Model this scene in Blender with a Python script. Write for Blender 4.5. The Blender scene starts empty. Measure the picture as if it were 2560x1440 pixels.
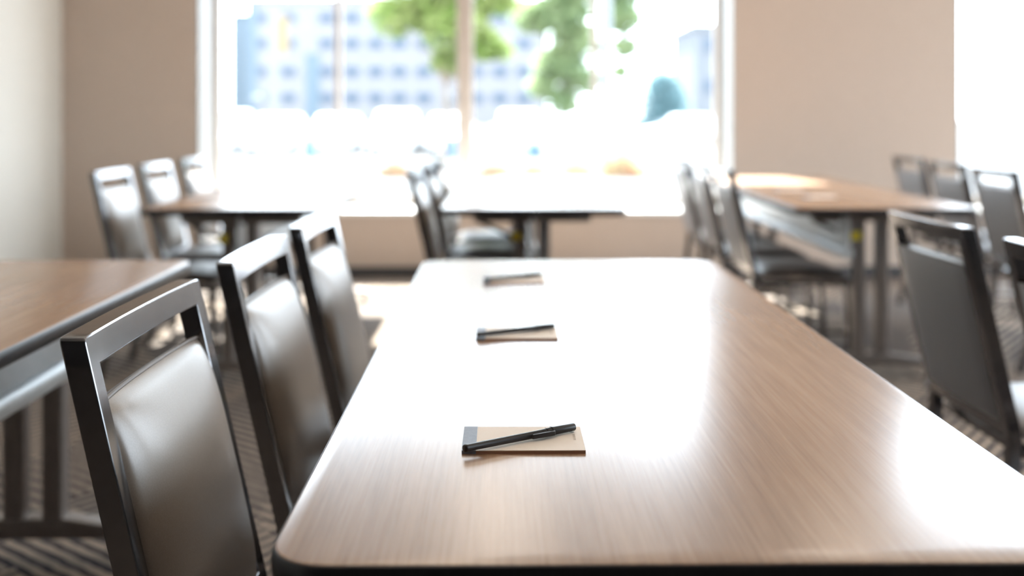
import bpy, bmesh, math, random
from mathutils import Vector, Matrix
random.seed(7)
C = bpy.context.scene
COL = C.collection
PI = math.pi

# ---------------------------------------------------------------- materials
def mat(name, col=(.5, .5, .5), rough=.5, metal=0., spec=.5, **kw):
    m = bpy.data.materials.new(name); m.use_nodes = True
    b = m.node_tree.nodes['Principled BSDF']
    b.inputs['Base Color'].default_value = (*col, 1)
    b.inputs['Roughness'].default_value = rough
    b.inputs['Metallic'].default_value = metal
    b.inputs['Specular IOR Level'].default_value = spec
    for k, v in kw.items():
        b.inputs[k.replace('_', ' ')].default_value = v
    return m

def nd(m, t, **kw):
    n = m.node_tree.nodes.new(t)
    for k, v in kw.items(): setattr(n, k, v)
    return n
def lk(m, a, b): m.node_tree.links.new(a, b)

def noisy(name, c1, c2, scale=60, rough=.6, bump=.05, metal=0., spec=.5, detail=4, stretch=(1, 1, 1), dist=.01, **kw):
    """two-tone noise colour with a fine bump"""
    m = mat(name, c1, rough, metal, spec, **kw)
    b = m.node_tree.nodes['Principled BSDF']
    tc = nd(m, 'ShaderNodeTexCoord'); mp = nd(m, 'ShaderNodeMapping')
    mp.inputs['Scale'].default_value = stretch
    no = nd(m, 'ShaderNodeTexNoise'); no.inputs['Scale'].default_value = scale; no.inputs['Detail'].default_value = detail
    rp = nd(m, 'ShaderNodeValToRGB')
    rp.color_ramp.elements[0].position = .35; rp.color_ramp.elements[1].position = .68
    rp.color_ramp.elements[0].color = (*c1, 1); rp.color_ramp.elements[1].color = (*c2, 1)
    bp = nd(m, 'ShaderNodeBump'); bp.inputs['Strength'].default_value = bump; bp.inputs['Distance'].default_value = dist
    lk(m, tc.outputs['Object'], mp.inputs['Vector']); lk(m, mp.outputs['Vector'], no.inputs['Vector'])
    lk(m, no.outputs['Fac'], rp.inputs['Fac']); lk(m, rp.outputs['Color'], b.inputs['Base Color'])
    lk(m, no.outputs['Fac'], bp.inputs['Height']); lk(m, bp.outputs['Normal'], b.inputs['Normal'])
    return m

def wood_mat():
    m = mat('walnut_laminate', (.4, .25, .16), .265, 0, 1.0, IOR=1.66)
    b = m.node_tree.nodes['Principled BSDF']
    tc = nd(m, 'ShaderNodeTexCoord')
    def layer(sc, scale, det):
        mp = nd(m, 'ShaderNodeMapping'); mp.inputs['Scale'].default_value = sc
        n = nd(m, 'ShaderNodeTexNoise'); n.inputs['Scale'].default_value = scale; n.inputs['Detail'].default_value = det
        n.inputs['Roughness'].default_value = .62
        lk(m, tc.outputs['Object'], mp.inputs['Vector']); lk(m, mp.outputs['Vector'], n.inputs['Vector'])
        return n
    a = layer((1, .05, 1), 26, 6); f = layer((1, .022, 1), 210, 3); w = layer((1, .3, 1), 3.2, 2)
    mx = nd(m, 'ShaderNodeMath', operation='MULTIPLY_ADD'); mx.inputs[1].default_value = .55
    lk(m, a.outputs['Fac'], mx.inputs[0])
    m2 = nd(m, 'ShaderNodeMath', operation='MULTIPLY'); m2.inputs[1].default_value = .38; lk(m, f.outputs['Fac'], m2.inputs[0])
    lk(m, m2.outputs[0], mx.inputs[2])
    m3 = nd(m, 'ShaderNodeMath', operation='MULTIPLY_ADD'); m3.inputs[1].default_value = .22; lk(m, w.outputs['Fac'], m3.inputs[0]); lk(m, mx.outputs[0], m3.inputs[2])
    rp = nd(m, 'ShaderNodeValToRGB'); e = rp.color_ramp.elements
    e[0].position = .36; e[0].color = (.25, .13, .068, 1)
    e[1].position = .74; e[1].color = (.46, .28, .165, 1)
    x = rp.color_ramp.elements.new(.58); x.color = (.36, .205, .115, 1)
    lk(m, m3.outputs[0], rp.inputs['Fac']); lk(m, rp.outputs['Color'], b.inputs['Base Color'])
    return m

def carpet_mat():
    """blocks of parallel light strokes turned this way and that on a dark ground"""
    m = mat('patterned_carpet', (.1, .09, .09), .95, 0, .1)
    b = m.node_tree.nodes['Principled BSDF']
    tc = nd(m, 'ShaderNodeTexCoord')
    def stripes(ang, sc):
        mp = nd(m, 'ShaderNodeMapping'); mp.inputs['Rotation'].default_value = (0, 0, math.radians(ang))
        wv = nd(m, 'ShaderNodeTexWave'); wv.inputs['Scale'].default_value = sc; wv.inputs['Distortion'].default_value = 1.2
        wv.inputs['Detail'].default_value = 2; wv.inputs['Detail Scale'].default_value = 3
        lk(m, tc.outputs['Object'], mp.inputs['Vector']); lk(m, mp.outputs['Vector'], wv.inputs['Vector'])
        return wv
    s1, s2 = stripes(38, 7), stripes(-52, 7)
    mp = nd(m, 'ShaderNodeMapping'); mp.inputs['Rotation'].default_value = (0, 0, math.radians(-52)); mp.inputs['Scale'].default_value = (2.6, 1.3, 1)
    vo = nd(m, 'ShaderNodeTexVoronoi', distance='CHEBYCHEV'); vo.inputs['Scale'].default_value = 1
    vo.inputs['Randomness'].default_value = .75
    lk(m, tc.outputs['Object'], mp.inputs['Vector']); lk(m, mp.outputs['Vector'], vo.inputs['Vector'])
    sp = nd(m, 'ShaderNodeSeparateColor'); lk(m, vo.outputs['Color'], sp.inputs[0])
    th = nd(m, 'ShaderNodeMath', operation='GREATER_THAN'); th.inputs[1].default_value = .5; lk(m, sp.outputs[0], th.inputs[0])
    mx = nd(m, 'ShaderNodeMix', data_type='FLOAT')
    lk(m, th.outputs[0], mx.inputs[0]); lk(m, s1.outputs['Fac'], mx.inputs[2]); lk(m, s2.outputs['Fac'], mx.inputs[3])
    st = nd(m, 'ShaderNodeValToRGB'); e = st.color_ramp.elements
    e[0].position = .40; e[1].position = .55
    lk(m, mx.outputs[0], st.inputs['Fac'])
    tone = nd(m, 'ShaderNodeMix', data_type='RGBA')
    tone.inputs[6].default_value = (.44, .35, .275, 1); tone.inputs[7].default_value = (.22, .185, .16, 1)
    lk(m, sp.outputs[1], tone.inputs[0])
    fin = nd(m, 'ShaderNodeMix', data_type='RGBA'); fin.inputs[6].default_value = (.036, .033, .038, 1)
    lk(m, st.outputs['Color'], fin.inputs[0]); lk(m, tone.outputs[2], fin.inputs[7])
    lk(m, fin.outputs[2], b.inputs['Base Color'])
    no = nd(m, 'ShaderNodeTexNoise'); no.inputs['Scale'].default_value = 400
    bp = nd(m, 'ShaderNodeBump'); bp.inputs['Strength'].default_value = .4; bp.inputs['Distance'].default_value = .004
    lk(m, tc.outputs['Object'], no.inputs['Vector']); lk(m, no.outputs['Fac'], bp.inputs['Height']); lk(m, bp.outputs['Normal'], b.inputs['Normal'])
    return m

def glass_mat():
    m = bpy.data.materials.new('window_glass'); m.use_nodes = True
    nt = m.node_tree; nt.nodes.clear()
    o = nd(m, 'ShaderNodeOutputMaterial'); t = nd(m, 'ShaderNodeBsdfTransparent'); g = nd(m, 'ShaderNodeBsdfGlossy')
    t.inputs['Color'].default_value = (.97, .985, .98, 1); g.inputs['Roughness'].default_value = .01
    mx = nd(m, 'ShaderNodeMixShader'); mx.inputs[0].default_value = .05
    lk(m, t.outputs[0], mx.inputs[1]); lk(m, g.outputs[0], mx.inputs[2]); lk(m, mx.outputs[0], o.inputs[0])
    return m

def leaf_mat(name, c1, c2):
    m = bpy.data.materials.new(name); m.use_nodes = True
    nt = m.node_tree; nt.nodes.clear()
    o = nd(m, 'ShaderNodeOutputMaterial'); d = nd(m, 'ShaderNodeBsdfDiffuse'); t = nd(m, 'ShaderNodeBsdfTranslucent')
    tc = nd(m, 'ShaderNodeTexCoord'); n = nd(m, 'ShaderNodeTexNoise'); n.inputs['Scale'].default_value = 1.4
    rp = nd(m, 'ShaderNodeValToRGB'); rp.color_ramp.elements[0].position = .38; rp.color_ramp.elements[1].position = .62
    rp.color_ramp.elements[0].color = (*c1, 1); rp.color_ramp.elements[1].color = (*c2, 1)
    lk(m, tc.outputs['Object'], n.inputs['Vector']); lk(m, n.outputs['Fac'], rp.inputs['Fac'])
    lk(m, rp.outputs['Color'], d.inputs['Color']); lk(m, rp.outputs['Color'], t.inputs['Color'])
    mx = nd(m, 'ShaderNodeMixShader'); mx.inputs[0].default_value = .5
    lk(m, d.outputs[0], mx.inputs[1]); lk(m, t.outputs[0], mx.inputs[2]); lk(m, mx.outputs[0], o.inputs[0])
    return m

M = dict(
    wood=wood_mat(), carpet=carpet_mat(), glass=glass_mat(),
    wall=noisy('beige_wallcovering', (.50, .415, .35), (.53, .44, .375), 90, .75, .12, spec=.25, stretch=(1, 1, .25), dist=.002),
    sidewall=noisy('pale_grey_wallcovering', (.55, .53, .48), (.58, .555, .505), 90, .75, .12, spec=.25, stretch=(1, 1, .25), dist=.002),
    ceil=noisy('ceiling_paint', (.72, .70, .67), (.76, .74, .71), 40, .9, .1, spec=.2),
    white=noisy('white_painted_trim', (.76, .76, .76), (.80, .80, .80), 30, .4, .02),
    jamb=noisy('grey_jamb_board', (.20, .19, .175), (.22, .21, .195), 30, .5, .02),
    mull=noisy('taupe_window_metal', (.50, .44, .39), (.53, .47, .42), 30, .45, .02),
    darkwall=noisy('dark_unseen_wall', (.022, .018, .016), (.035, .028, .024), 20, .6, .05, stretch=(4, 4, .3)),  # unseen wall made dark so that chair frame sides reflect black
    base=noisy('charcoal_vinyl_base', (.035, .036, .04), (.05, .05, .055), 40, .5, .03),
    edge=mat('black_edge_moulding', (.016, .016, .019), .34, 0, .55),
    frame=noisy('dark_polished_metal', (.21, .21, .218), (.235, .235, .243), 60, .15, .008, metal=1.),
    vinyl=noisy('taupe_vinyl', (.20, .158, .124), (.23, .184, .147), 500, .36, .10, spec=1.0, dist=.0006),
    seatv=noisy('brown_vinyl_seat', (.085, .07, .066), (.105, .088, .082), 500, .38, .08, spec=.6, dist=.0006),
    backv=noisy('charcoal_vinyl_back', (.15, .145, .15), (.175, .17, .175), 500, .42, .08, spec=.6, dist=.0006),
    piping=mat('brown_vinyl_piping', (.11, .085, .068), .45),
    rubber=mat('black_rubber', (.02, .02, .02), .6),
    legm=noisy('bronze_grey_leg_metal', (.20, .175, .16), (.23, .20, .185), 60, .38, .02, metal=.55),
    panel=noisy('silver_grey_panel', (.62, .66, .68), (.68, .71, .73), 50, .35, .02, metal=.2),
    yellow=mat('yellow_sticker', (.80, .60, .03), .5),
    paper=noisy('cream_paper', (.93, .80, .68), (.95, .83, .71), 60, .7, .02, spec=.25),
    paperedge=noisy('pad_edge_paper', (.50, .29, .20), (.56, .34, .24), 300, .8, .1, stretch=(.1, .1, 6), spec=.2),
    binding=noisy('grey_binding_tape', (.27, .31, .38), (.32, .36, .43), 120, .6, .05, spec=.4),
    ink=mat('brown_print', (.22, .13, .08), .6), inkpale=mat('pale_print', (.56, .46, .38), .6),
    pen=mat('black_pen_plastic', (.014, .012, .012), .38, 0, .4),
    concrete=noisy('grey_pavement', (.065, .068, .074), (.085, .088, .094), 2, .9, .1, spec=.2),
    facade=noisy('lilac_grey_facade', (.175, .17, .175), (.19, .185, .19), .8, .85, .05, spec=.2),
    facade2=noisy('pale_facade', (.13, .135, .145), (.145, .15, .16), .8, .85, .05, spec=.2),
    bluepanel=noisy('pale_blue_cladding', (.095, .125, .15), (.105, .135, .16), .8, .6, .05, spec=.2),
    bwin=mat('blue_grey_building_glass', (.06, .083, .115), .5, 0, .15),
    carw=noisy('white_car_paint', (.78, .79, .80), (.82, .83, .84), 2, .25, 0, Coat_Weight=.6),
    cars=noisy('silver_car_paint', (.60, .63, .66), (.66, .69, .72), 2, .28, 0, Coat_Weight=.6),
    carb=noisy('blue_bumper_paint', (.32, .46, .68), (.38, .52, .74), 2, .35, 0),
    carglass=mat('car_glass', (.10, .13, .17), .12, 0, .7),
    lamp=mat('headlight_lens', (.85, .87, .9), .1),
    bark=noisy('bark', (.13, .09, .06), (.2, .15, .1), 9, .9, .4, stretch=(1, 1, .2)),
    leaf=leaf_mat('bright_green_leaves', (.20, .30, .07), (.42, .46, .20)),
    leaf2=leaf_mat('soft_green_leaves', (.27, .36, .19), (.40, .46, .26)),
    conifer=leaf_mat('blue_green_needles', (.17, .27, .29), (.22, .33, .35)),
    grass=leaf_mat('orange_green_blades', (.20, .20, .12), (.42, .26, .16)),
    bluepost=noisy('blue_painted_metal', (.05, .13, .22), (.06, .15, .25), 5, .4, 0),
    whitepost=noisy('white_painted_post', (.15, .16, .175), (.17, .18, .195), 5, .5, 0),
    banner=noisy('yellow_banner_cloth', (.20, .145, .075), (.23, .165, .085), 3, .8, 0),
)
def emis(name, col, s):
    m = mat(name, (.9, .9, .9), .6); b = m.node_tree.nodes['Principled BSDF']
    b.inputs['Emission Color'].default_value = (*col, 1); b.inputs['Emission Strength'].default_value = s
    return m
M['fill_emitter'] = emis('fill_light_glow', (1, .86, .70), 11.0)  # warm glow of the added fill panels

# ---------------------------------------------------------------- mesh helpers
def obj(name, bm, m, parent=None, smooth=True, ang=35):
    bmesh.ops.recalc_face_normals(bm, faces=bm.faces)
    me = bpy.data.meshes.new(name); bm.to_mesh(me); bm.free()
    for x in (m if isinstance(m, (list, tuple)) else [m]): me.materials.append(M[x])
    if smooth:
        me.shade_smooth()
        try: me.set_sharp_from_angle(angle=math.radians(ang))
        except Exception: pass
    o = bpy.data.objects.new(name, me); COL.objects.link(o)
    if parent: o.parent = parent
    return o

def tag(o, label=None, cat=None, group=None, kind=None):
    if label: o['label'] = label
    if cat: o['category'] = cat
    if group: o['group'] = group
    if kind: o['kind'] = kind
    return o

def thing(name, label=None, cat=None, loc=(0, 0, 0), rz=0, group=None, kind=None):
    o = bpy.data.objects.new(name, None); COL.objects.link(o)
    o.location = loc; o.rotation_euler = (0, 0, rz); o.empty_display_size = .1
    return tag(o, label, cat, group, kind)

def box(bm, x0, x1, y0, y1, z0, z1, bev=0, seg=2, mi=0):
    vs = [bm.verts.new((x, y, z)) for z in (z0, z1) for y in (y0, y1) for x in (x0, x1)]
    fs = [bm.faces.new([vs[i] for i in q]) for q in ((0, 2, 3, 1), (4, 5, 7, 6), (0, 1, 5, 4), (2, 6, 7, 3), (0, 4, 6, 2), (1, 3, 7, 5))]
    for f in fs: f.material_index = mi
    if bev:
        bmesh.ops.recalc_face_normals(bm, faces=fs)
        es = list({e for f in fs for e in f.edges})
        bmesh.ops.bevel(bm, geom=es, offset=bev, segments=seg, affect='EDGES', profile=.5)
    return bm

def bx(*a, **k): return box(bmesh.new(), *a, **k)

def sweep(bm, pts, section, up=Vector((0, 0, 1)), scales=None):
    """sweep a closed 2D section along points"""
    pts = [Vector(p) for p in pts]; rings = []
    for i, p in enumerate(pts):
        t = (pts[min(i + 1, len(pts) - 1)] - pts[max(i - 1, 0)]).normalized()
        u = up
        if abs(t.dot(u)) > .97: u = Vector((1, 0, 0))
        s = t.cross(u).normalized(); w = s.cross(t).normalized()
        k = scales[i] if scales else 1
        rings.append([bm.verts.new(p + s * a * k + w * b * k) for a, b in section])
    n = len(section)
    for a, b in zip(rings, rings[1:]):
        for i in range(n): bm.faces.new((a[i], a[(i + 1) % n], b[(i + 1) % n], b[i]))
    bm.faces.new(rings[0]); bm.faces.new(rings[-1][::-1])
    return bm
def circ(r, n=12, ry=None): return [(math.cos(2 * PI * i / n) * r, math.sin(2 * PI * i / n) * (ry or r)) for i in range(n)]
def rect(a, b, c=.003):
    return [(a - c, -b), (a, -b + c), (a, b - c), (a - c, b), (-a + c, b), (-a, b - c), (-a, -b + c), (-a + c, -b)]
def tube(pts, r, n=12, bm=None, scales=None, ry=None): return sweep(bm or bmesh.new(), pts, circ(r, n, ry), scales=scales)

def prism(bm, poly, z0, z1, axis='z', bev=0):
    def P(a, b, c): return {'z': (a, b, c), 'x': (c, a, b), 'y': (a, c, b)}[axis]
    lo = [bm.verts.new(P(a, b, z0)) for a, b in poly]; hi = [bm.verts.new(P(a, b, z1)) for a, b in poly]
    n = len(poly); fs = [bm.faces.new(lo[::-1]), bm.faces.new(hi)]
    for i in range(n): fs.append(bm.faces.new((lo[i], lo[(i + 1) % n], hi[(i + 1) % n], hi[i])))
    if bev:
        bmesh.ops.recalc_face_normals(bm, faces=fs)
        bmesh.ops.bevel(bm, geom=list({e for f in fs[:2] for e in f.edges}), offset=bev, segments=3, affect='EDGES', profile=.5)
    return bm

def rrect(x0, x1, y0, y1, r, n=8):
    out = []
    for cx, cy, a0 in ((x1 - r, y0 + r, -PI / 2), (x1 - r, y1 - r, 0), (x0 + r, y1 - r, PI / 2), (x0 + r, y0 + r, PI)):
        for i in range(n + 1):
            a = a0 + PI / 2 * i / n; out.append((cx + r * math.cos(a), cy + r * math.sin(a)))
    return out

def copy_tree(o, parent=None):
    c = o.copy(); COL.objects.link(c)
    if parent: c.parent = parent
    for ch in list(o.children): copy_tree(ch, c)
    return c

# ---------------------------------------------------------------- the room
XL, XR, YF, YB, ZC = -3.04, 6.4, -2.6, 7.36, 3.62
WD = .45                     # depth of the window recess
SILL, HEAD = .461, 3.40
W1 = (-2.102, 1.613); W2 = (3.18, 6.1)

def struct(name, bm, m, parent=None, smooth=False):
    o = obj(name, bm, m, parent, smooth)
    if not parent: o['kind'] = 'structure'
    return o
struct('floor', bx(XL - .1, XR + .1, YF - .1, YB + WD, -.06, 0), 'carpet')
struct('ceiling', bx(XL - .1, XR + .1, YF - .1, YB + WD, ZC, ZC + .1), 'ceil')
struct('wall_left', bx(XL - .12, XL, YF, YB, 0, ZC), 'sidewall')
W3 = (.9, 6.3)
b = bmesh.new()
for ya, yb, za, zb in ((YF, W3[0], 0, ZC), (W3[1], YB, 0, ZC), (W3[0], W3[1], 0, SILL - .03), (W3[0], W3[1], HEAD, ZC)): box(b, XR, XR + .30, ya, yb, za, zb)
struct('wall_right', b, 'wall')
struct('wall_front', bx(XL, XR, YF - .12, YF, 0, ZC), 'darkwall')
b = bmesh.new()
y1 = YB + WD
for x0, x1, z0, z1 in ((XL - .12, W1[0], 0, ZC), (W1[0], W1[1], 0, SILL - .03), (W1[0], W1[1], HEAD, ZC), (W1[1], W2[0], 0, ZC),
                       (W2[0], W2[1], 0, SILL - .03), (W2[0], W2[1], HEAD, ZC), (W2[1], XR + .12, 0, ZC)):
    box(b, x0, x1, YB, y1, z0, z1)
struct('wall_back', b, 'wall')
b = bmesh.new(); box(b, XL, XR, YB - .014, YB, 0, .075, .004)
struct('baseboard_back', b, 'base')
b = bmesh.new(); box(b, XL, XL + .014, YF, YB - .014, 0, .075, .004)
struct('baseboard_left', b, 'base')

def window(name, x0, x1, mulls, wide):
    t = thing(name, kind='structure')
    yo = YB + WD
    f = bmesh.new()
    box(f, x0, x0 + .05, yo - .06, yo, SILL, HEAD, .003); box(f, x1 - .05, x1, yo - .06, yo, SILL, HEAD, .003)
    box(f, x0 + .05, x1 - .05, yo - .06, yo, SILL, SILL + .07, .003); box(f, x0 + .05, x1 - .05, yo - .06, yo, HEAD - .07, HEAD, .003)
    obj('window_frame', f, 'mull', t)
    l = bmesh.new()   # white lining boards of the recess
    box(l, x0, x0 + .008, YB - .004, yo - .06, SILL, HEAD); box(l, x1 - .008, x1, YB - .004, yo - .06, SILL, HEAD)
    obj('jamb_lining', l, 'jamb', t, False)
    obj('window_sill', bx(x0, x1, YB - .02, yo - .02, SILL - .03, SILL, .004), 'white', t)
    edges = [x0 + .05] + mulls + [x1 - .05]
    for i, mx in enumerate(mulls):
        w = .058 if i == wide else .022
        obj('mullion', bx(mx - w, mx + w, yo - (.11 if i == wide else .06), yo, SILL + .07, HEAD - .07, .004), 'mull', t)
    for a, c in zip(edges, edges[1:]):
        obj('window_pane', bx(a, c, yo - .034, yo - .028, SILL + .06, HEAD - .06), 'glass', t, False)
    return t
window('window_1', W1[0], W1[1], [-1.195, -.267, .684], 1)
window('window_2', W2[0], W2[1], [4.15, 5.12], 9)
t = thing('window_3', kind='structure')
f = bmesh.new(); xo = XR + .30
box(f, xo - .06, xo, W3[0], W3[0] + .05, SILL, HEAD, .003); box(f, xo - .06, xo, W3[1] - .05, W3[1], SILL, HEAD, .003)
box(f, xo - .06, xo, W3[0] + .05, W3[1] - .05, SILL, SILL + .07, .003); box(f, xo - .06, xo, W3[0] + .05, W3[1] - .05, HEAD - .07, HEAD, .003)
obj('window_frame', f, 'mull', t)
obj('window_sill', bx(XR - .02, xo - .02, W3[0], W3[1], SILL - .03, SILL, .004), 'white', t)
es = [W3[0] + .05 + (W3[1] - W3[0] - .1) * i / 5 for i in range(6)]
for y in es[1:-1]: obj('mullion', bx(xo - .06, xo, y - .022, y + .022, SILL + .07, HEAD - .07, .004), 'mull', t)
for a, c in zip(es, es[1:]): obj('window_pane', bx(xo - .034, xo - .028, a, c, SILL + .06, HEAD - .06), 'glass', t, False)

for i, (x, y) in enumerate([(x, y) for y in (1.4, 3.7, 6.0) for x in (-.2, 2.4, 5.0)]):  # emissive fill panels added out of view to brighten the walls
    t = thing('fill_light_panel', 'square fill light panel added on the ceiling out of view', 'light', (x, y, ZC), 0, 'added ceiling fill panels')
    f = bmesh.new()
    for a in ((-.3, .3, -.3, -.27), (-.3, .3, .27, .3), (-.3, -.27, -.27, .27), (.27, .3, -.27, .27)): box(f, *a, -.015, 0)
    obj('fill_panel_frame', f, 'white', t, False)
    obj('fill_emitter', bx(-.27, .27, -.27, .27, -.008, -.001), 'fill_emitter', t, False)

# ---------------------------------------------------------------- tables
TZ = .747
def table(x0, x1, ya, yb, label, off=0., insets=(.08, .08)):
    cx, cy = (x0 + x1) / 2, (ya + yb) / 2
    hx, hy = (x1 - x0) / 2, (yb - ya) / 2
    t = thing('training_table', label, 'table', (cx, cy, 0), 0, 'wood-topped training tables')
    top = prism(bmesh.new(), rrect(-hx + .003, hx - .003, -hy + .003, hy - .003, .052), TZ - .026, TZ, bev=.0012)
    top = obj('tabletop', top, 'wood', t)
    # black moulding wrapped round the edge
    outer = rrect(-hx, hx, -hy, hy, .055, 10); n = len(outer)
    prof = [(-.0035, TZ - .0006), (-.0015, TZ - .0012), (0, TZ - .004), (.001, TZ - .014), (0, TZ - .025), (-.002, TZ - .029), (-.012, TZ - .030)]
    e = bmesh.new(); rings = []
    for d, z in prof:
        pts = rrect(-hx - d, hx + d, -hy - d, hy + d, .055 + d, 10)
        rings.append([e.verts.new((a, c, z)) for a, c in pts])
    for a, c in zip(rings, rings[1:]):
        for i in range(n): e.faces.new((a[i], a[(i + 1) % n], c[(i + 1) % n], c[i]))
    e.faces.new(rings[-1])
    obj('edge_moulding', e, 'edge', top)
    obj('modesty_panel', prism(bmesh.new(), [(off + a, c) for a, c in ((-.014, .57), (-.021, .555), (-.021, .54), (-.014, .527), (.014, .527), (.021, .54), (.021, .555), (.014, .57), (.006, .575), (.006, TZ - .032), (-.006, TZ - .032), (-.006, .575))],
                               -hy + .12, hy - .12, 'y'), 'panel', t)
    obj('support_rail', bx(-.03, .03, -hy + .2, hy - .2, TZ - .065, TZ - .0305, .004), 'legm', t)
    for s in (-1, 1):
        y = s * (hy - insets[(s + 1) // 2])
        obj('support_beam', bx(-.25, .25, y - .03, y + .03, TZ - .075, TZ - .0305, .006), 'legm', t)
        for dx in (-.05, .05):
            obj('leg', sweep(bmesh.new(), [(dx, y, .10), (dx, y, TZ - .07)], rect(.026, .026, .006)), 'legm', t)
        ft = obj('foot', prism(bmesh.new(), [(-.30, .062), (-.285, .055), (.285, .055), (.30, .062), (.30, .072), (.08, .105), (-.08, .105), (-.30, .072)],
                               y - .028, y + .028, 'y', .003), 'legm', t)
        for dx in (-.27, .27):
            w = tube([(dx - .011, y, .026), (dx + .011, y, .026)], .026, 20)
            tube([(dx, y, .026), (dx, y, .062)], .006, 8, w)
            obj('caster', w, 'rubber', ft)
        br = obj('brace', tube([(-.24, y + .02 * -s, TZ - .07), (-.07, y + .02 * -s, .60)], .009, 8), 'edge', t)
        obj('yellow_sticker', bx(-.09, -.05, y - .038, y - .030, .595, .63, .001), 'yellow', br)
    return t
MX0, MX1 = -.2054, .5566
MY0, MY1 = .899, 2.79
table(MX0, MX1, MY0, MY1, 'long wood-topped table in the centre foreground with three notepads in a row', 0, (.08, .17))
table(-1.57, -.808, .92, 2.80, 'wood-topped table at the left edge of the photo with an empty brown top', .19)
table(-1.475, -.713, 4.30, 6.50, 'glare-whitened far left table beside three chairs, below the left end of the window', 0, (.17, .12))
table(-.25, .512, 4.30, 6.50, 'glare-whitened table behind the centre foreground table, in front of the window', 0, (.24, .12))
table(1.20, 1.962, 4.30, 6.50, 'light brown far table in front of the bare wall between the two windows', -.13, (.24, .12))

# ---------------------------------------------------------------- chairs
HB, ZT, ZB = .211, .885, .43      # half width of the back, top, bottom of the back
def lean(x, y, z, curve=.007):
    """bend the flat back: bowed across its width, leaning backwards"""
    return (x - curve * (1 - (y / HB) ** 2) - (z - ZB) * math.tan(math.radians(13)) - .197, y, z)

def back_frame_bm():
    b = bmesh.new()
    ys = [-HB, -HB + .030] + [-HB + .030 + (2 * HB - .060) * i / 12 for i in range(1, 12)] + [HB - .030, HB]
    zs = [ZB, ZB + .03] + [ZB + .03 + (ZT - .034 - ZB - .03) * i / 8 for i in range(1, 8)] + [ZT - .034, ZT]
    V = {}
    def v(i, j):
        if (i, j) not in V: V[i, j] = b.verts.new((0, ys[i], zs[j]))
        return V[i, j]
    fs = []
    for i in range(len(ys) - 1):
        for j in range(len(zs) - 1):
            if i in (0, len(ys) - 2) or j in (0, len(zs) - 2):
                fs.append(b.faces.new((v(i, j), v(i + 1, j), v(i + 1, j + 1), v(i, j + 1))))
    r = bmesh.ops.extrude_face_region(b, geom=fs)
    for x in r['geom']:
        if isinstance(x, bmesh.types.BMVert): x.co.x -= .029
    bmesh.ops.recalc_face_normals(b, faces=b.faces)
    es = [e for e in b.edges if len(e.link_faces) == 2 and e.calc_face_angle(0) > .6]
    cor = [e for e in es if abs(abs(e.verts[0].co.y) - HB) < 1e-5 and abs(e.verts[0].co.z - ZT) < 1e-5 and abs(e.verts[1].co.z - ZT) < 1e-5 and abs(e.verts[0].co.y - e.verts[1].co.y) < 1e-6]
    bmesh.ops.bevel(b, geom=cor, offset=.007, segments=3, affect='EDGES', profile=.5)
    es = [e for e in b.edges if len(e.link_faces) == 2 and e.calc_face_angle(0) > .7]
    bmesh.ops.bevel(b, geom=es, offset=.0018, segments=2, affect='EDGES', profile=.5)
    for q in b.verts: q.co = lean(*q.co)
    return b

def cushion(nu, nv, hw, hh, front, back, pw=5, wr=0.):
    """pillow: u,v in [-1,1]; returns closed bm in (x=thickness, y, z) space"""
    b = bmesh.new(); F, B = {}, {}
    for i in range(nu + 1):
        for j in range(nv + 1):
            a = -math.cos(PI * i / nu); c = -math.cos(PI * j / nv)
            a = a * .5 + (2 * i / nu - 1) * .5; c = c * .5 + (2 * j / nv - 1) * .5
            k = max(0, (1 - abs(a) ** pw) * (1 - abs(c) ** pw)) ** .5
            k2 = k * (.80 + .20 * (1 - a * a) * (1 - c * c))
            y, z = a * hw, c * hh
            # soften corners
            y -= math.copysign(.004, a) * abs(a * c) ** 8; z -= math.copysign(.004, c) * abs(a * c) ** 8
            wk = wr * math.sin(a * 37 + c * 9) * max(0, c - .55) * (1 - abs(c)) * 8
            F[i, j] = b.verts.new((front * k2 + wk, y, z))
            if i in (0, nu) or j in (0, nv): B[i, j] = F[i, j]
            else: B[i, j] = b.verts.new((-back * k2, y, z))
    for i in range(nu):
        for j in range(nv):
            b.faces.new((F[i, j], F[i + 1, j], F[i + 1, j + 1], F[i, j + 1]))
            q = [B[i, j], B[i, j + 1], B[i + 1, j + 1], B[i + 1, j]]
            if len(set(q)) == 4 and any(p not in F.values() for p in q) or not all(p in (F[i, j], F[i, j + 1], F[i + 1, j + 1], F[i + 1, j]) for p in q):
                b.faces.new(q)
    return b

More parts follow.
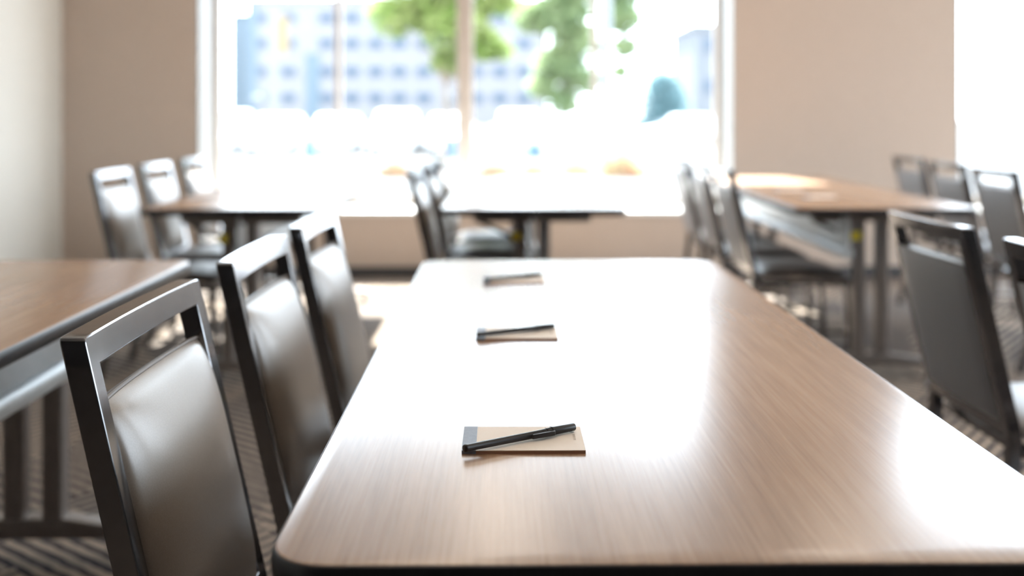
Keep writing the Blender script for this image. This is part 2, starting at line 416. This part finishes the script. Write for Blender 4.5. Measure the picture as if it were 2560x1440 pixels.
def make_chair(label, group):
    t = thing('banquet_chair', label, 'chair', (0, 0, 0), 0, group)
    obj('back_frame', back_frame_bm(), 'frame', t, ang=16)
    zc = (.806 + ZB + .012) / 2; hz = (.806 - ZB - .012) / 2
    b = cushion(28, 28, HB - .027, hz, .044, .016, 4.5, .0016)
    for q in b.verts: q.co = lean(q.co.x - .012, q.co.y, q.co.z + zc)
    br = obj('backrest', b, 'vinyl', t, ang=80)
    pb = bmesh.new(); P = {}
    for i in range(15):
        for j in range(12):
            for k, x in enumerate((-.0285, -.022)):
                P[i, j, k] = pb.verts.new(lean(x - (.004 if 0 < i < 14 and 0 < j < 11 and k == 0 else 0), -HB + .030 + (2 * HB - .060) * i / 14, ZB + .029 + (.800 - ZB - .029) * j / 11))
    for k in (0, 1):
        for i in range(14):
            for j in range(11): pb.faces.new((P[i, j, k], P[i + 1, j, k], P[i + 1, j + 1, k], P[i, j + 1, k]))
    ring = [(i, 0) for i in range(14)] + [(14, j) for j in range(11)] + [(i, 11) for i in range(14, 0, -1)] + [(0, j) for j in range(11, 0, -1)]
    for q, r_ in zip(ring, ring[1:] + ring[:1]): pb.faces.new((P[(*q, 0)], P[(*r_, 0)], P[(*r_, 1)], P[(*q, 1)]))
    obj('back_panel', pb, 'backv', br, ang=60)
    loop = []
    for i in range(49):
        a = -1 + 2 * i / 48; loop.append((-.011, a * (HB - .0275), zc + hz + .0004 - .003 * abs(a) ** 8))
    obj('piping', tube([lean(*p) for p in loop], .0028, 8), 'piping', br)
    s = cushion(20, 20, .215, .215, .034, .026, 6)
    for q in s.verts:
        x, y, z = q.co; q.co = (z * .95 + .006, y * (1 - .05 * (z < 0)), .428 + x - .012 * max(0, z / .215) ** 2)
    obj('seat', s, 'seatv', t, ang=80)
    f = bmesh.new()
    for s_ in (-1, 1): box(f, -.17, .20, s_ * .185 - .011, s_ * .185 + .011, .378, .402, .003)
    box(f, -.19, -.168, -.196, .196, .378, .402, .003); box(f, .195, .217, -.196, .196, .378, .402, .003)
    obj('seat_frame', f, 'frame', t)
    for s_ in (-1, 1):
        x, y = -.1965 - .0145, s_ * (HB - .015)
        lg = sweep(bmesh.new(), [lean(-.0145, y, ZB + .02), lean(-.0145, y, ZB - .01), (x - .002, y, .37), (x - .03, y, .18), (x - .075, y, .012)],
                   rect(.0145, .0145), up=Vector((0, 1, 0)))
        l = obj('leg', lg, 'frame', t)
        obj('foot_cap', tube([(x - .078, y, 0), (x - .075, y, .02)], .017, 12), 'rubber', l)
        lg = sweep(bmesh.new(), [(.19, s_ * .185, .39), (.197, s_ * .188, .30), (.205, s_ * .19, .15), (.212, s_ * .192, .012)], rect(.012, .012), up=Vector((0, 1, 0)))
        l = obj('leg', lg, 'frame', t)
        obj('foot_cap', tube([(.2125, s_ * .192, 0), (.212, s_ * .192, .02)], .015, 12), 'rubber', l)
    for s_ in (-1, 1): obj('stretcher', tube([(-.238, s_ * .19, .17), (.205, s_ * .19, .17)], .007, 8), 'frame', t)
    return t

FT = .30     # front top of the back sits this far behind the chair's own origin
rows = [
    (-.452 + FT, 1.372, -.012, 'nearest chair at the left side of the centre table, largest in the photo', 'chairs at the centre foreground table'),
    (-.438 + FT, 1.955, -.01, 'second chair from the front at the left side of the centre table', 'chairs at the centre foreground table'),
    (-.428 + FT, 2.505, -.015, 'third chair of the centre table, farthest along its left side', 'chairs at the centre foreground table'),
    (-1.72 + FT, 4.72, 0, 'leftmost chair of the far left row, nearest to the dark corner of the room', 'chairs at the far left table'),
    (-1.735 + FT, 5.36, 0, 'middle chair of the far left row, in front of the beige wall', 'chairs at the far left table'),
    (-1.73 + FT, 6.00, 0, 'last chair of the far left row, overlapping the white window jamb', 'chairs at the far left table'),
    (-.385 + FT, 4.80, 0, 'nearest chair of the far middle row, behind the left corner of the centre table', 'chairs at the far middle table'),
    (-.365 + FT, 5.42, 0, 'middle chair of the far middle row, its top against the window', 'chairs at the far middle table'),
    (-.35 + FT, 6.02, 0, 'last chair of the far middle row, nearest the wide window mullion', 'chairs at the far middle table'),
    (1.02 + FT, 4.83, 0, 'nearest chair left of the light brown far table, with its dark seat showing', 'chairs at the far right table'),
    (1.02 + FT, 5.45, 0, 'middle chair left of the light brown far table', 'chairs at the far right table'),
    (1.02 + FT, 6.06, 0, 'farthest chair left of the light brown far table, against the bright window', 'chairs at the far right table'),
    (2.36 + FT, 6.10, 0, 'chair beyond the light brown far table, standing in front of the beige wall', 'chairs along the right side far row'),
    (2.31 + FT, 5.45, 0, 'chair beyond the light brown far table, first one against the right window', 'chairs along the right side far row'),
    (2.26 + FT, 4.82, 0, 'chair cut off by the right edge of the photo, against the right window', 'chairs along the right side far row'),
    (1.022 + FT, 2.50, .02, 'large dark-backed chair seen from behind right of the centre table', 'chairs seen from behind on the right'),
    (1.03 + FT, 1.895, .02, 'chair seen from behind, cut off by the right edge nearest the camera', 'chairs seen from behind on the right'),
]
first = None
for x, y, rz, lab, grp in rows:
    if first is None: first = c = make_chair(lab, grp)
    else: c = copy_tree(first)
    c.location = (x, y, 0); c.rotation_euler = (0, 0, rz); c['label'] = lab; c['group'] = grp

# ---------------------------------------------------------------- notepads and pens
def make_pad(label, grp, full=True):
    t = thing('notepad', label, 'notepad', (0, 0, 0), 0, grp)
    w, d, h = .1395, .0905, .0038
    obj('paper_stack', bx(0, w, 0, d, 0, h - .0006, 0), 'paperedge', t, False)
    obj('top_sheet', bx(.0, w, 0, d, h - .0006, h), 'paper', t, False)
    obj('binding', bx(-.0006, .0155, -.0006, d + .0006, 0.0002, h + .0004, .0002, 1), 'binding', t, False)
    if full:
        b = bmesh.new()
        # a small printed crest near the free end, lettering below it turned sideways
        for k, (dx, dy) in enumerate(((0, 0), (.0028, .002), (.0028, -.002), (.0056, 0))):
            box(b, .1275 + dy * .9, .1293 + dy * .9, .069 - dx * .6, .071 - dx * .6, h, h + .0001)
        obj('printed_mark', b, 'ink', t, False)
        b = bmesh.new()
        y = .060
        for k, l in enumerate((.004, .0028, .0028, .003, .0012, .003, .003)):
            box(b, .1285, .1312, y - l * .8, y, h, h + .0001); y -= l * .8 + .0011
        obj('printed_line', b, 'inkpale', t, False)
    return t

def make_pen(label, grp):
    """stick pen lying along +x with its capped end away"""
    t = thing('ballpoint_pen', label, 'pen', (0, 0, 0), 0, grp)
    L = .1535
    def lathe(prof, nm, m, par):
        b = bmesh.new(); rings = []
        for x, r in prof: rings.append([b.verts.new((x, r * 1.06 * math.cos(2 * PI * i / 20), r * 1.06 * math.sin(2 * PI * i / 20))) for i in range(20)])
        for a, c in zip(rings, rings[1:]):
            for i in range(20): b.faces.new((a[i], a[(i + 1) % 20], c[(i + 1) % 20], c[i]))
        b.faces.new(rings[0]); b.faces.new(rings[-1][::-1])
        return obj(nm, b, m, par)
    lathe([(0, .0022), (.0004, .0034), (.0015, .0041), (.004, .0041), (.0045, .0039), (.10, .0040)], 'barrel', 'pen', t)
    lathe([(.112, .0041), (.112, .0046), (.1185, .0046), (.119, .0051), (.1205, .0051), (.121, .0047), (.1515, .0043), (.1528, .0038), (L, .002)], 'cap', 'pen', t)
    lathe([(.0995, .0040), (.1125, .0042)], 'barrel_collar', 'pen', t)
    b = bmesh.new()
    prism(b, [(.088, -.0040), (.0895, -.0058), (.112, -.0068), (.1185, -.0066), (.1205, -.0050), (.1205, -.0025), (.112, -.0024), (.0905, -.0030)], -.0026, .0026, 'z', .0006)
    for q in b.verts: q.co = (q.co.x, q.co.y - .0022, q.co.z)
    obj('clip', b, 'pen', t)
    return t

PZ = .0038 + .0055
pads = [(-.0445, 1.196, 0, 'nearest notepad on the centre table, in sharp focus under a pen'),
        (-.0433, 1.795, 0, 'middle notepad on the centre table, second of three'),
        (-.0416, 2.395, 0, 'farthest notepad on the centre table, almost lost in glare')]
pens = [(-.0425, 1.186, math.atan2(.083, .132), 'black capped pen in sharp focus across the nearest notepad'),
        (-.0415, 1.800, math.atan2(.072, .132), 'black pen across the middle notepad of the centre table'),
        (-.0402, 2.402, math.atan2(.076, .13), 'black pen across the farthest notepad of the centre table')]
p0 = None
for x, y, r, lab in pads:
    if p0 is None: p0 = c = make_pad(lab, 'notepads on the centre table')
    else: c = copy_tree(p0)
    c.location = (x, y, TZ); c.rotation_euler = (0, 0, r); c['label'] = lab
p1 = None
for x, y, r, lab in pens:
    if p1 is None: p1 = c = make_pen(lab, 'pens on the centre table')
    else: c = copy_tree(p1)
    c.location = (x, y, TZ + PZ); c.rotation_euler = (0, 0, r); c['label'] = lab
q0 = None
for x, y, lab in ((1.40, 4.83, 'white notepad on the light brown far table, nearer of its two'),
                  (1.385, 5.30, 'white notepad on the light brown far table, farther of its two')):
    if q0 is None: q0 = c = make_pad(lab, 'notepads on the far right table', False)
    else: c = copy_tree(q0)
    c.location = (x, y, TZ); c['label'] = lab; c['group'] = 'notepads on the far right table'

# ---------------------------------------------------------------- outdoors
GZ = -.35
b = bx(-140, 140, YB + WD, 260, GZ - .2, GZ)
box(b, XR + .30, 140, -40, YB + WD, GZ - .2, GZ)
g = obj('outdoor_pavement', b, 'concrete', None, False); g['kind'] = 'structure'

def building(name, x0, x1, y, depth, z1, m, label, cols, rows_, ww=2.0, wh=1.35, extra=None):
    t = thing(name, label, 'building', (0, y, GZ))
    obj('wall', bx(x0, x1, 0, depth, 0, z1 - GZ, .05, 1), m, t, False)
    obj('roof_parapet', bx(x0 - .2, x1 + .2, -.2, depth, z1 - GZ, z1 - GZ + .4), m, t, False)
    for zc in rows_:
        for xc in cols:
            w = obj('window', bx(xc - ww / 2, xc + ww / 2, -.03, .02, zc - GZ - wh / 2, zc - GZ + wh / 2), 'bwin', t, False)
            f = bmesh.new()
            box(f, xc - ww / 2 - .08, xc + ww / 2 + .08, -.10, -.03, zc - GZ - wh / 2 - .1, zc - GZ - wh / 2)
            box(f, xc - .04, xc + .04, -.07, -.03, zc - GZ - wh / 2, zc - GZ + wh / 2)
            obj('window_frame', f, m, w, False)
    if extra:
        for a in extra: obj('cladding_panel', bx(*a), 'bluepanel', t, False)
    return t
K = 140 / 2650
building('office_block', -33.5, 6, 140, 24, 16.0, 'facade', 'pale lilac office block with rows of blue windows, seen through the left panes',
         [(p - 1254) * K for p in (650, 722, 817, 880, 940, 998, 1060, 1125, 1190, 1250, 1310)], (13.9, 10.5, 6.8, 3.3), 2.0, 1.2,
         [((765 - 1254) * K, (800 - 1254) * K, -.12, 0, 0, 9.5), (-33.4, -33.4 + 1.2, -.12, 0, 0, 16)])
building('glazed_tower', -38.2, -33.8, 150, 14, 15, 'bluepanel', 'pale blue tower beside the office block, by the left window jamb', [], ())
building('white_hall', 16.8, 22, 92, 12, 8.6, 'facade2', 'low white building at the right end of the window view', [18.2], (7.2, 3.6), 1.0, 1.2)

def make_car(paint, label, suv=False):
    t = thing('parked_car', label, 'car', (0, 0, 0), 0, 'parked cars across the pavement')
    H = 1.62 if suv else 1.46; L = 4.5
    low = [(0, .28), (.05, .62), (.35, .80), (1.1, .93), (4.0, .98), (4.45, .90), (4.5, .5), (4.42, .28)]
    b = prism(bmesh.new(), low, -.90, .90, 'x', .07)
    for q in b.verts:
        k = 1 - .10 * max(0, (.6 - q.co.y)) / .6 ; q.co.x *= k
    body = obj('body', b, paint, t)
    cab = [(1.0, .90), (1.75, H - .03), (2.2, H), (3.3, H), (3.9, H - .12 if suv else H - .25), (4.25, .92)]
    b = prism(bmesh.new(), cab, -.80, .80, 'x', .05)
    for q in b.verts: q.co.x *= 1 - .16 * max(0, q.co.z - .92) / .6
    obj('cabin', b, paint, t)
    b = bmesh.new()
    vs = [(-.68, 1.06, .985), (.68, 1.06, .985), (.58, 1.70, H - .10), (-.58, 1.70, H - .10)]
    lo = [b.verts.new(v) for v in vs]; hi = [b.verts.new((v[0], v[1] - .03, v[2] + .02)) for v in vs]
    b.faces.new(lo); b.faces.new(hi[::-1])
    for i in range(4): b.faces.new((lo[i], lo[(i + 1) % 4], hi[(i + 1) % 4], hi[i]))
    obj('windshield', b, 'carglass', t, False)
    obj('bumper', bx(-.82, .82, -.05, .12, .30, .52, .03), paint, t)
    obj('grille', bx(-.42, .42, -.02, .05, .56, .68, .01), 'carglass', t)
    for s in (-1, 1):
        obj('headlight', bx(s * .68 - .16, s * .68 + .16, .0, .14, .58, .74, .03), 'lamp', t)
        obj('side_mirror', bx(s * .93 - .10, s * .93 + .10, 1.25, 1.37, .93, 1.07, .03), paint, t)
        for y in (.85, 3.65):
            w = obj('wheel', tube([(s * .80 - .1, y, .32), (s * .80 + .1, y, .32)], .32, 24), 'rubber', t)
            obj('hub', tube([(s * .90 - .012, y, .32), (s * .90 + .012, y, .32)], .19, 16), 'lamp', w)
    return t
cars = [(.62, 38.2, 'carw', True, 'white car in the pavement view right of the wide mullion'),
        (-1.95, 38.5, 'carw', False, 'white car partly behind the wide mullion'),
        (-4.0, 38.2, 'carw', True, 'white car in the middle of the second pane from the left'),
        (-6.3, 38.6, 'cars', False, 'silver car behind the thin left mullion'),
        (-8.5, 38.3, 'carw', False, 'white car in the middle of the leftmost pane'),
        (-10.6, 38.6, 'cars', True, 'silver car by the left jamb of the window')]
proto = {}
for x, y, p, s, lab in cars:
    k = (p, s)
    if k not in proto: proto[k] = c = make_car(p, lab, s)
    else: c = copy_tree(proto[k])
    c.location = (x, y, GZ); c['label'] = lab
c = copy_tree(proto['cars', False]); c.location = (6.3, 50, GZ - .02); c.rotation_euler = (0, 0, -PI / 2)
c['label'] = 'pale car parked side-on below the dark conifer in the rightmost pane'

def tree(name, loc, h0, blobs, leafm, nleaf, ls, label, trunk_r=.07, grp='street trees beyond the window', nb=None):
    t = thing(name, label, 'tree', loc, 0, grp)
    top = max(b_[2] for b_ in blobs)
    tr = tube([(0, 0, 0), (.05, 0, h0 * .6), (0, .05, h0), (.05, 0, top)], trunk_r, 10, scales=[1.2, 1, .8, .3])
    obj('trunk', tr, 'bark', t)
    br = bmesh.new()
    for bx_, by_, bz_, r in blobs:
        tube([(0, 0, min(h0, bz_) * .9), (bx_ * .5, by_ * .5, (h0 * .9 + bz_) / 2), (bx_, by_, bz_)], trunk_r * .35, 6, br, scales=[1, .7, .3])
    obj('branches', br, 'bark', t)
    f = bmesh.new()
    tot = sum(b_[3] ** 2 for b_ in blobs)
    for bx_, by_, bz_, r in blobs:
        for _ in range(int(nleaf * r * r / tot)):
            d = Vector((random.gauss(0, 1), random.gauss(0, 1), random.gauss(0, 1))).normalized() * r * random.random() ** .45
            p = Vector((bx_, by_, bz_)) + Vector((d.x, d.y, d.z * .8))
            q = Matrix.Rotation(random.random() * 2 * PI, 3, 'Z') @ Matrix.Rotation(random.uniform(-1.2, 1.2), 3, 'X')
            s = ls * random.uniform(.6, 1.2)
            pts = [(-s, 0, 0), (-.2 * s, -.45 * s, .05 * s), (s, 0, 0), (-.2 * s, .45 * s, .05 * s)]
            f.faces.new([f.verts.new(p + q @ Vector(v)) for v in pts])
    o = obj('foliage', f, leafm, t, False)
    return t
# left-hand tree, right-hand pair, at about 30 m
S = 30 / 2650
tree('leafy_tree', (-1.6, 30, GZ), 2.6, [(-1.4, 0, 4.3, .85), (-.5, .3, 4.6, 1.1), (.3, -.2, 3.9, 1.0), (.2, 0, 5.6, 1.3), (-1.6, 0, 5.7, 1.0), (.95, 0, 3.5, .7), (1.4, 0, 4.9, .9), (.1, .2, 3.0, .55), (1.5, .2, 3.3, .45)],
     'leaf', 9500, .14, 'bright green leafy tree filling the pane left of the wide mullion')
tree('leafy_tree', (2.0, 34, GZ), 2.4, [(-.1, 0, 4.6, 1.0), (.4, .2, 3.8, .9), (-.2, 0, 3.1, .8), (.2, 0, 5.6, 1.2), (.6, 0, 2.6, .7), (-.6, 0, 2.4, .6), (-1.0, 0, 4.6, .7), (.0, 0, 1.9, .6)],
     'leaf2', 11000, .13, 'soft green tree left of the thin right mullion')
tree('leafy_tree', (4.35, 38, GZ), 2.4, [(0, 0, 4.9, .75), (.1, .2, 3.9, .55), (-.1, 0, 3.0, .4), (0, 0, 5.9, .8)],
     'leaf2', 4500, .13, 'slim green tree behind the white post, right of the thin right mullion')
tree('conifer', (9.1, 60, GZ), .3, [(0, 0, .9, 1.6), (0, 0, 1.7, 1.65), (.05, 0, 2.5, 1.4), (.05, 0, 3.1, 1.1), (0, 0, 3.5, .8)],
     'conifer', 9500, .13, 'dark blue-green conifer in the rightmost pane', grp='evergreens beyond the window')

def grass_clump(x, y, w, h, label):
    b = bmesh.new()
    for _ in range(int(520 * w)):
        px, py = random.uniform(-w / 2, w / 2), random.uniform(-.4, .4)
        hh = h * random.uniform(.35, 1.1) * (1 - .6 * (2 * px / w) ** 2) * (.75 + .25 * math.sin(px * 23 / w + x)); lx, ly = random.uniform(-.25, .25) * h, random.uniform(-.25, .25) * h
        s = .022
        a = [b.verts.new((px - s, py, 0)), b.verts.new((px + s, py, 0)), b.verts.new((px + s * .8 + lx * .4, py + ly * .4, hh * .6)), b.verts.new((px - s * .8 + lx * .4, py + ly * .4, hh * .6))]
        tp = b.verts.new((px + lx, py + ly, hh))
        b.faces.new(a); b.faces.new((a[3], a[2], tp))
    o = obj('ornamental_grass', b, 'grass', None, False); o.location = (x, y, GZ)
    return tag(o, label, 'plant', 'orange and green grasses in the planting strip')
grass_clump(2.86, 25, .95, .78, 'tallest orange-green grass clump, right of the thin right mullion')
grass_clump(-2.5, 25, .8, .48, 'orange-green grass clump low in the pane left of the wide mullion')
grass_clump(-.15, 25, .8, .42, 'low orange-green grass clump just right of the wide mullion')
grass_clump(.75, 25, .6, .46, 'low orange-green grass clump midway between the wide and thin right mullions')
grass_clump(1.80, 25.3, .7, .50, 'orange-green grass clump just left of the thin right mullion')

def post(name, x, y, r, h, m, label, cat, cap=True):
    t = thing(name, label, cat, (x, y, GZ))
    obj('shaft', tube([(0, 0, 0), (0, 0, h)], r, 16), m, t)
    obj('base_collar', tube([(0, 0, 0), (0, 0, .08)], r * 1.35, 16), m, t)
    if cap: obj('cap', tube([(0, 0, h), (0, 0, h + r * .4), (0, 0, h + r * .8)], r * 1.05, 16, scales=[1, .8, .2]), m, t)
    return t
post('bollard', -6.35, 35.5, .15, .72, 'bluepost', 'bright blue bollard in front of the cars in the leftmost pane', 'bollard')
post('bollard', 1.05, 35.5, .17, .52, 'bluepost', 'blue bollard in front of the car right of the wide mullion', 'bollard')
post('bollard', -1.65, 35.8, .14, .62, 'bluepost', 'blue bollard just left of the wide mullion', 'bollard')
post('white_post', 2.96, 30, .16, 8.0, 'whitepost', 'tall white post just right of the thin right mullion', 'post')
t = post('banner_pole', -12.8, 60, .06, 7.2, 'whitepost', 'lamp pole with yellow banner in front of the office block', 'lamp post')
obj('banner', bx(.05, .75, -.02, .02, 4.9, 7.0), 'banner', t, False)
def globe(x, y, z, r, label):
    t = thing('globe_lamp', label, 'lamp post', (x, y, GZ), 0, 'white globe lamps')
    obj('pole', tube([(0, 0, 0), (0, 0, z - r)], .05, 10), 'whitepost', t)
    b = bmesh.new(); bmesh.ops.create_icosphere(b, subdivisions=3, radius=r, matrix=Matrix.Translation((0, 0, z)))
    obj('globe', b, 'facade2', t)
globe(-11.0, 48, 2.1, .28, 'white globe lamp above the cars in the leftmost pane')
globe(-2.4, 48, 2.2, .26, 'white globe lamp just left of the wide mullion')

# ---------------------------------------------------------------- light
w = bpy.data.worlds.new('sky'); C.world = w; w.use_nodes = True
nt = w.node_tree; bg = nt.nodes['Background']
sky = nt.nodes.new('ShaderNodeTexSky'); sky.sky_type = 'HOSEK_WILKIE'; sky.turbidity = 6; sky.ground_albedo = .5
sky.sun_direction = Vector((-.09, .615, .785)).normalized()
mixn = nt.nodes.new('ShaderNodeMix'); mixn.data_type = 'RGBA'; mixn.inputs[0].default_value = .8
mixn.inputs[7].default_value = (.84, .93, 1.04, 1)
nt.links.new(sky.outputs[0], mixn.inputs[6]); nt.links.new(mixn.outputs[2], bg.inputs[0])
bg.inputs[1].default_value = 13
sl = bpy.data.lights.new('sun', 'SUN'); sl.energy = 42; sl.angle = math.radians(.6); sl.color = (1, .97, .9)
so = bpy.data.objects.new('sun', sl); COL.objects.link(so)
so.rotation_euler = Vector((.13, -1, -1.28)).to_track_quat('-Z', 'Y').to_euler()

# ---------------------------------------------------------------- camera
cam = bpy.data.cameras.new('camera'); co = bpy.data.objects.new('camera', cam); COL.objects.link(co)
F = 2650
cam.sensor_width = 36; cam.lens = F / 2560 * 36
co.location = (0, 0, 1.130); co.rotation_euler = (PI / 2, 0, -(1280 - 1254) / F)
cam.shift_y = -(720 - 286) / 2560
cam.dof.use_dof = True; cam.dof.focus_distance = 1.25; cam.dof.aperture_fstop = 2.2
cam.clip_start = .05; cam.clip_end = 500
C.camera = co
C.view_settings.view_transform = 'Standard'; C.view_settings.look = 'None'
C.view_settings.exposure = .12; C.view_settings.gamma = 1; C.view_settings.use_curve_mapping = False
C.cycles.max_bounces = 10; C.cycles.diffuse_bounces = 5; C.cycles.transparent_max_bounces = 12
C.cycles.sample_clamp_indirect = 25; C.cycles.use_denoising = True
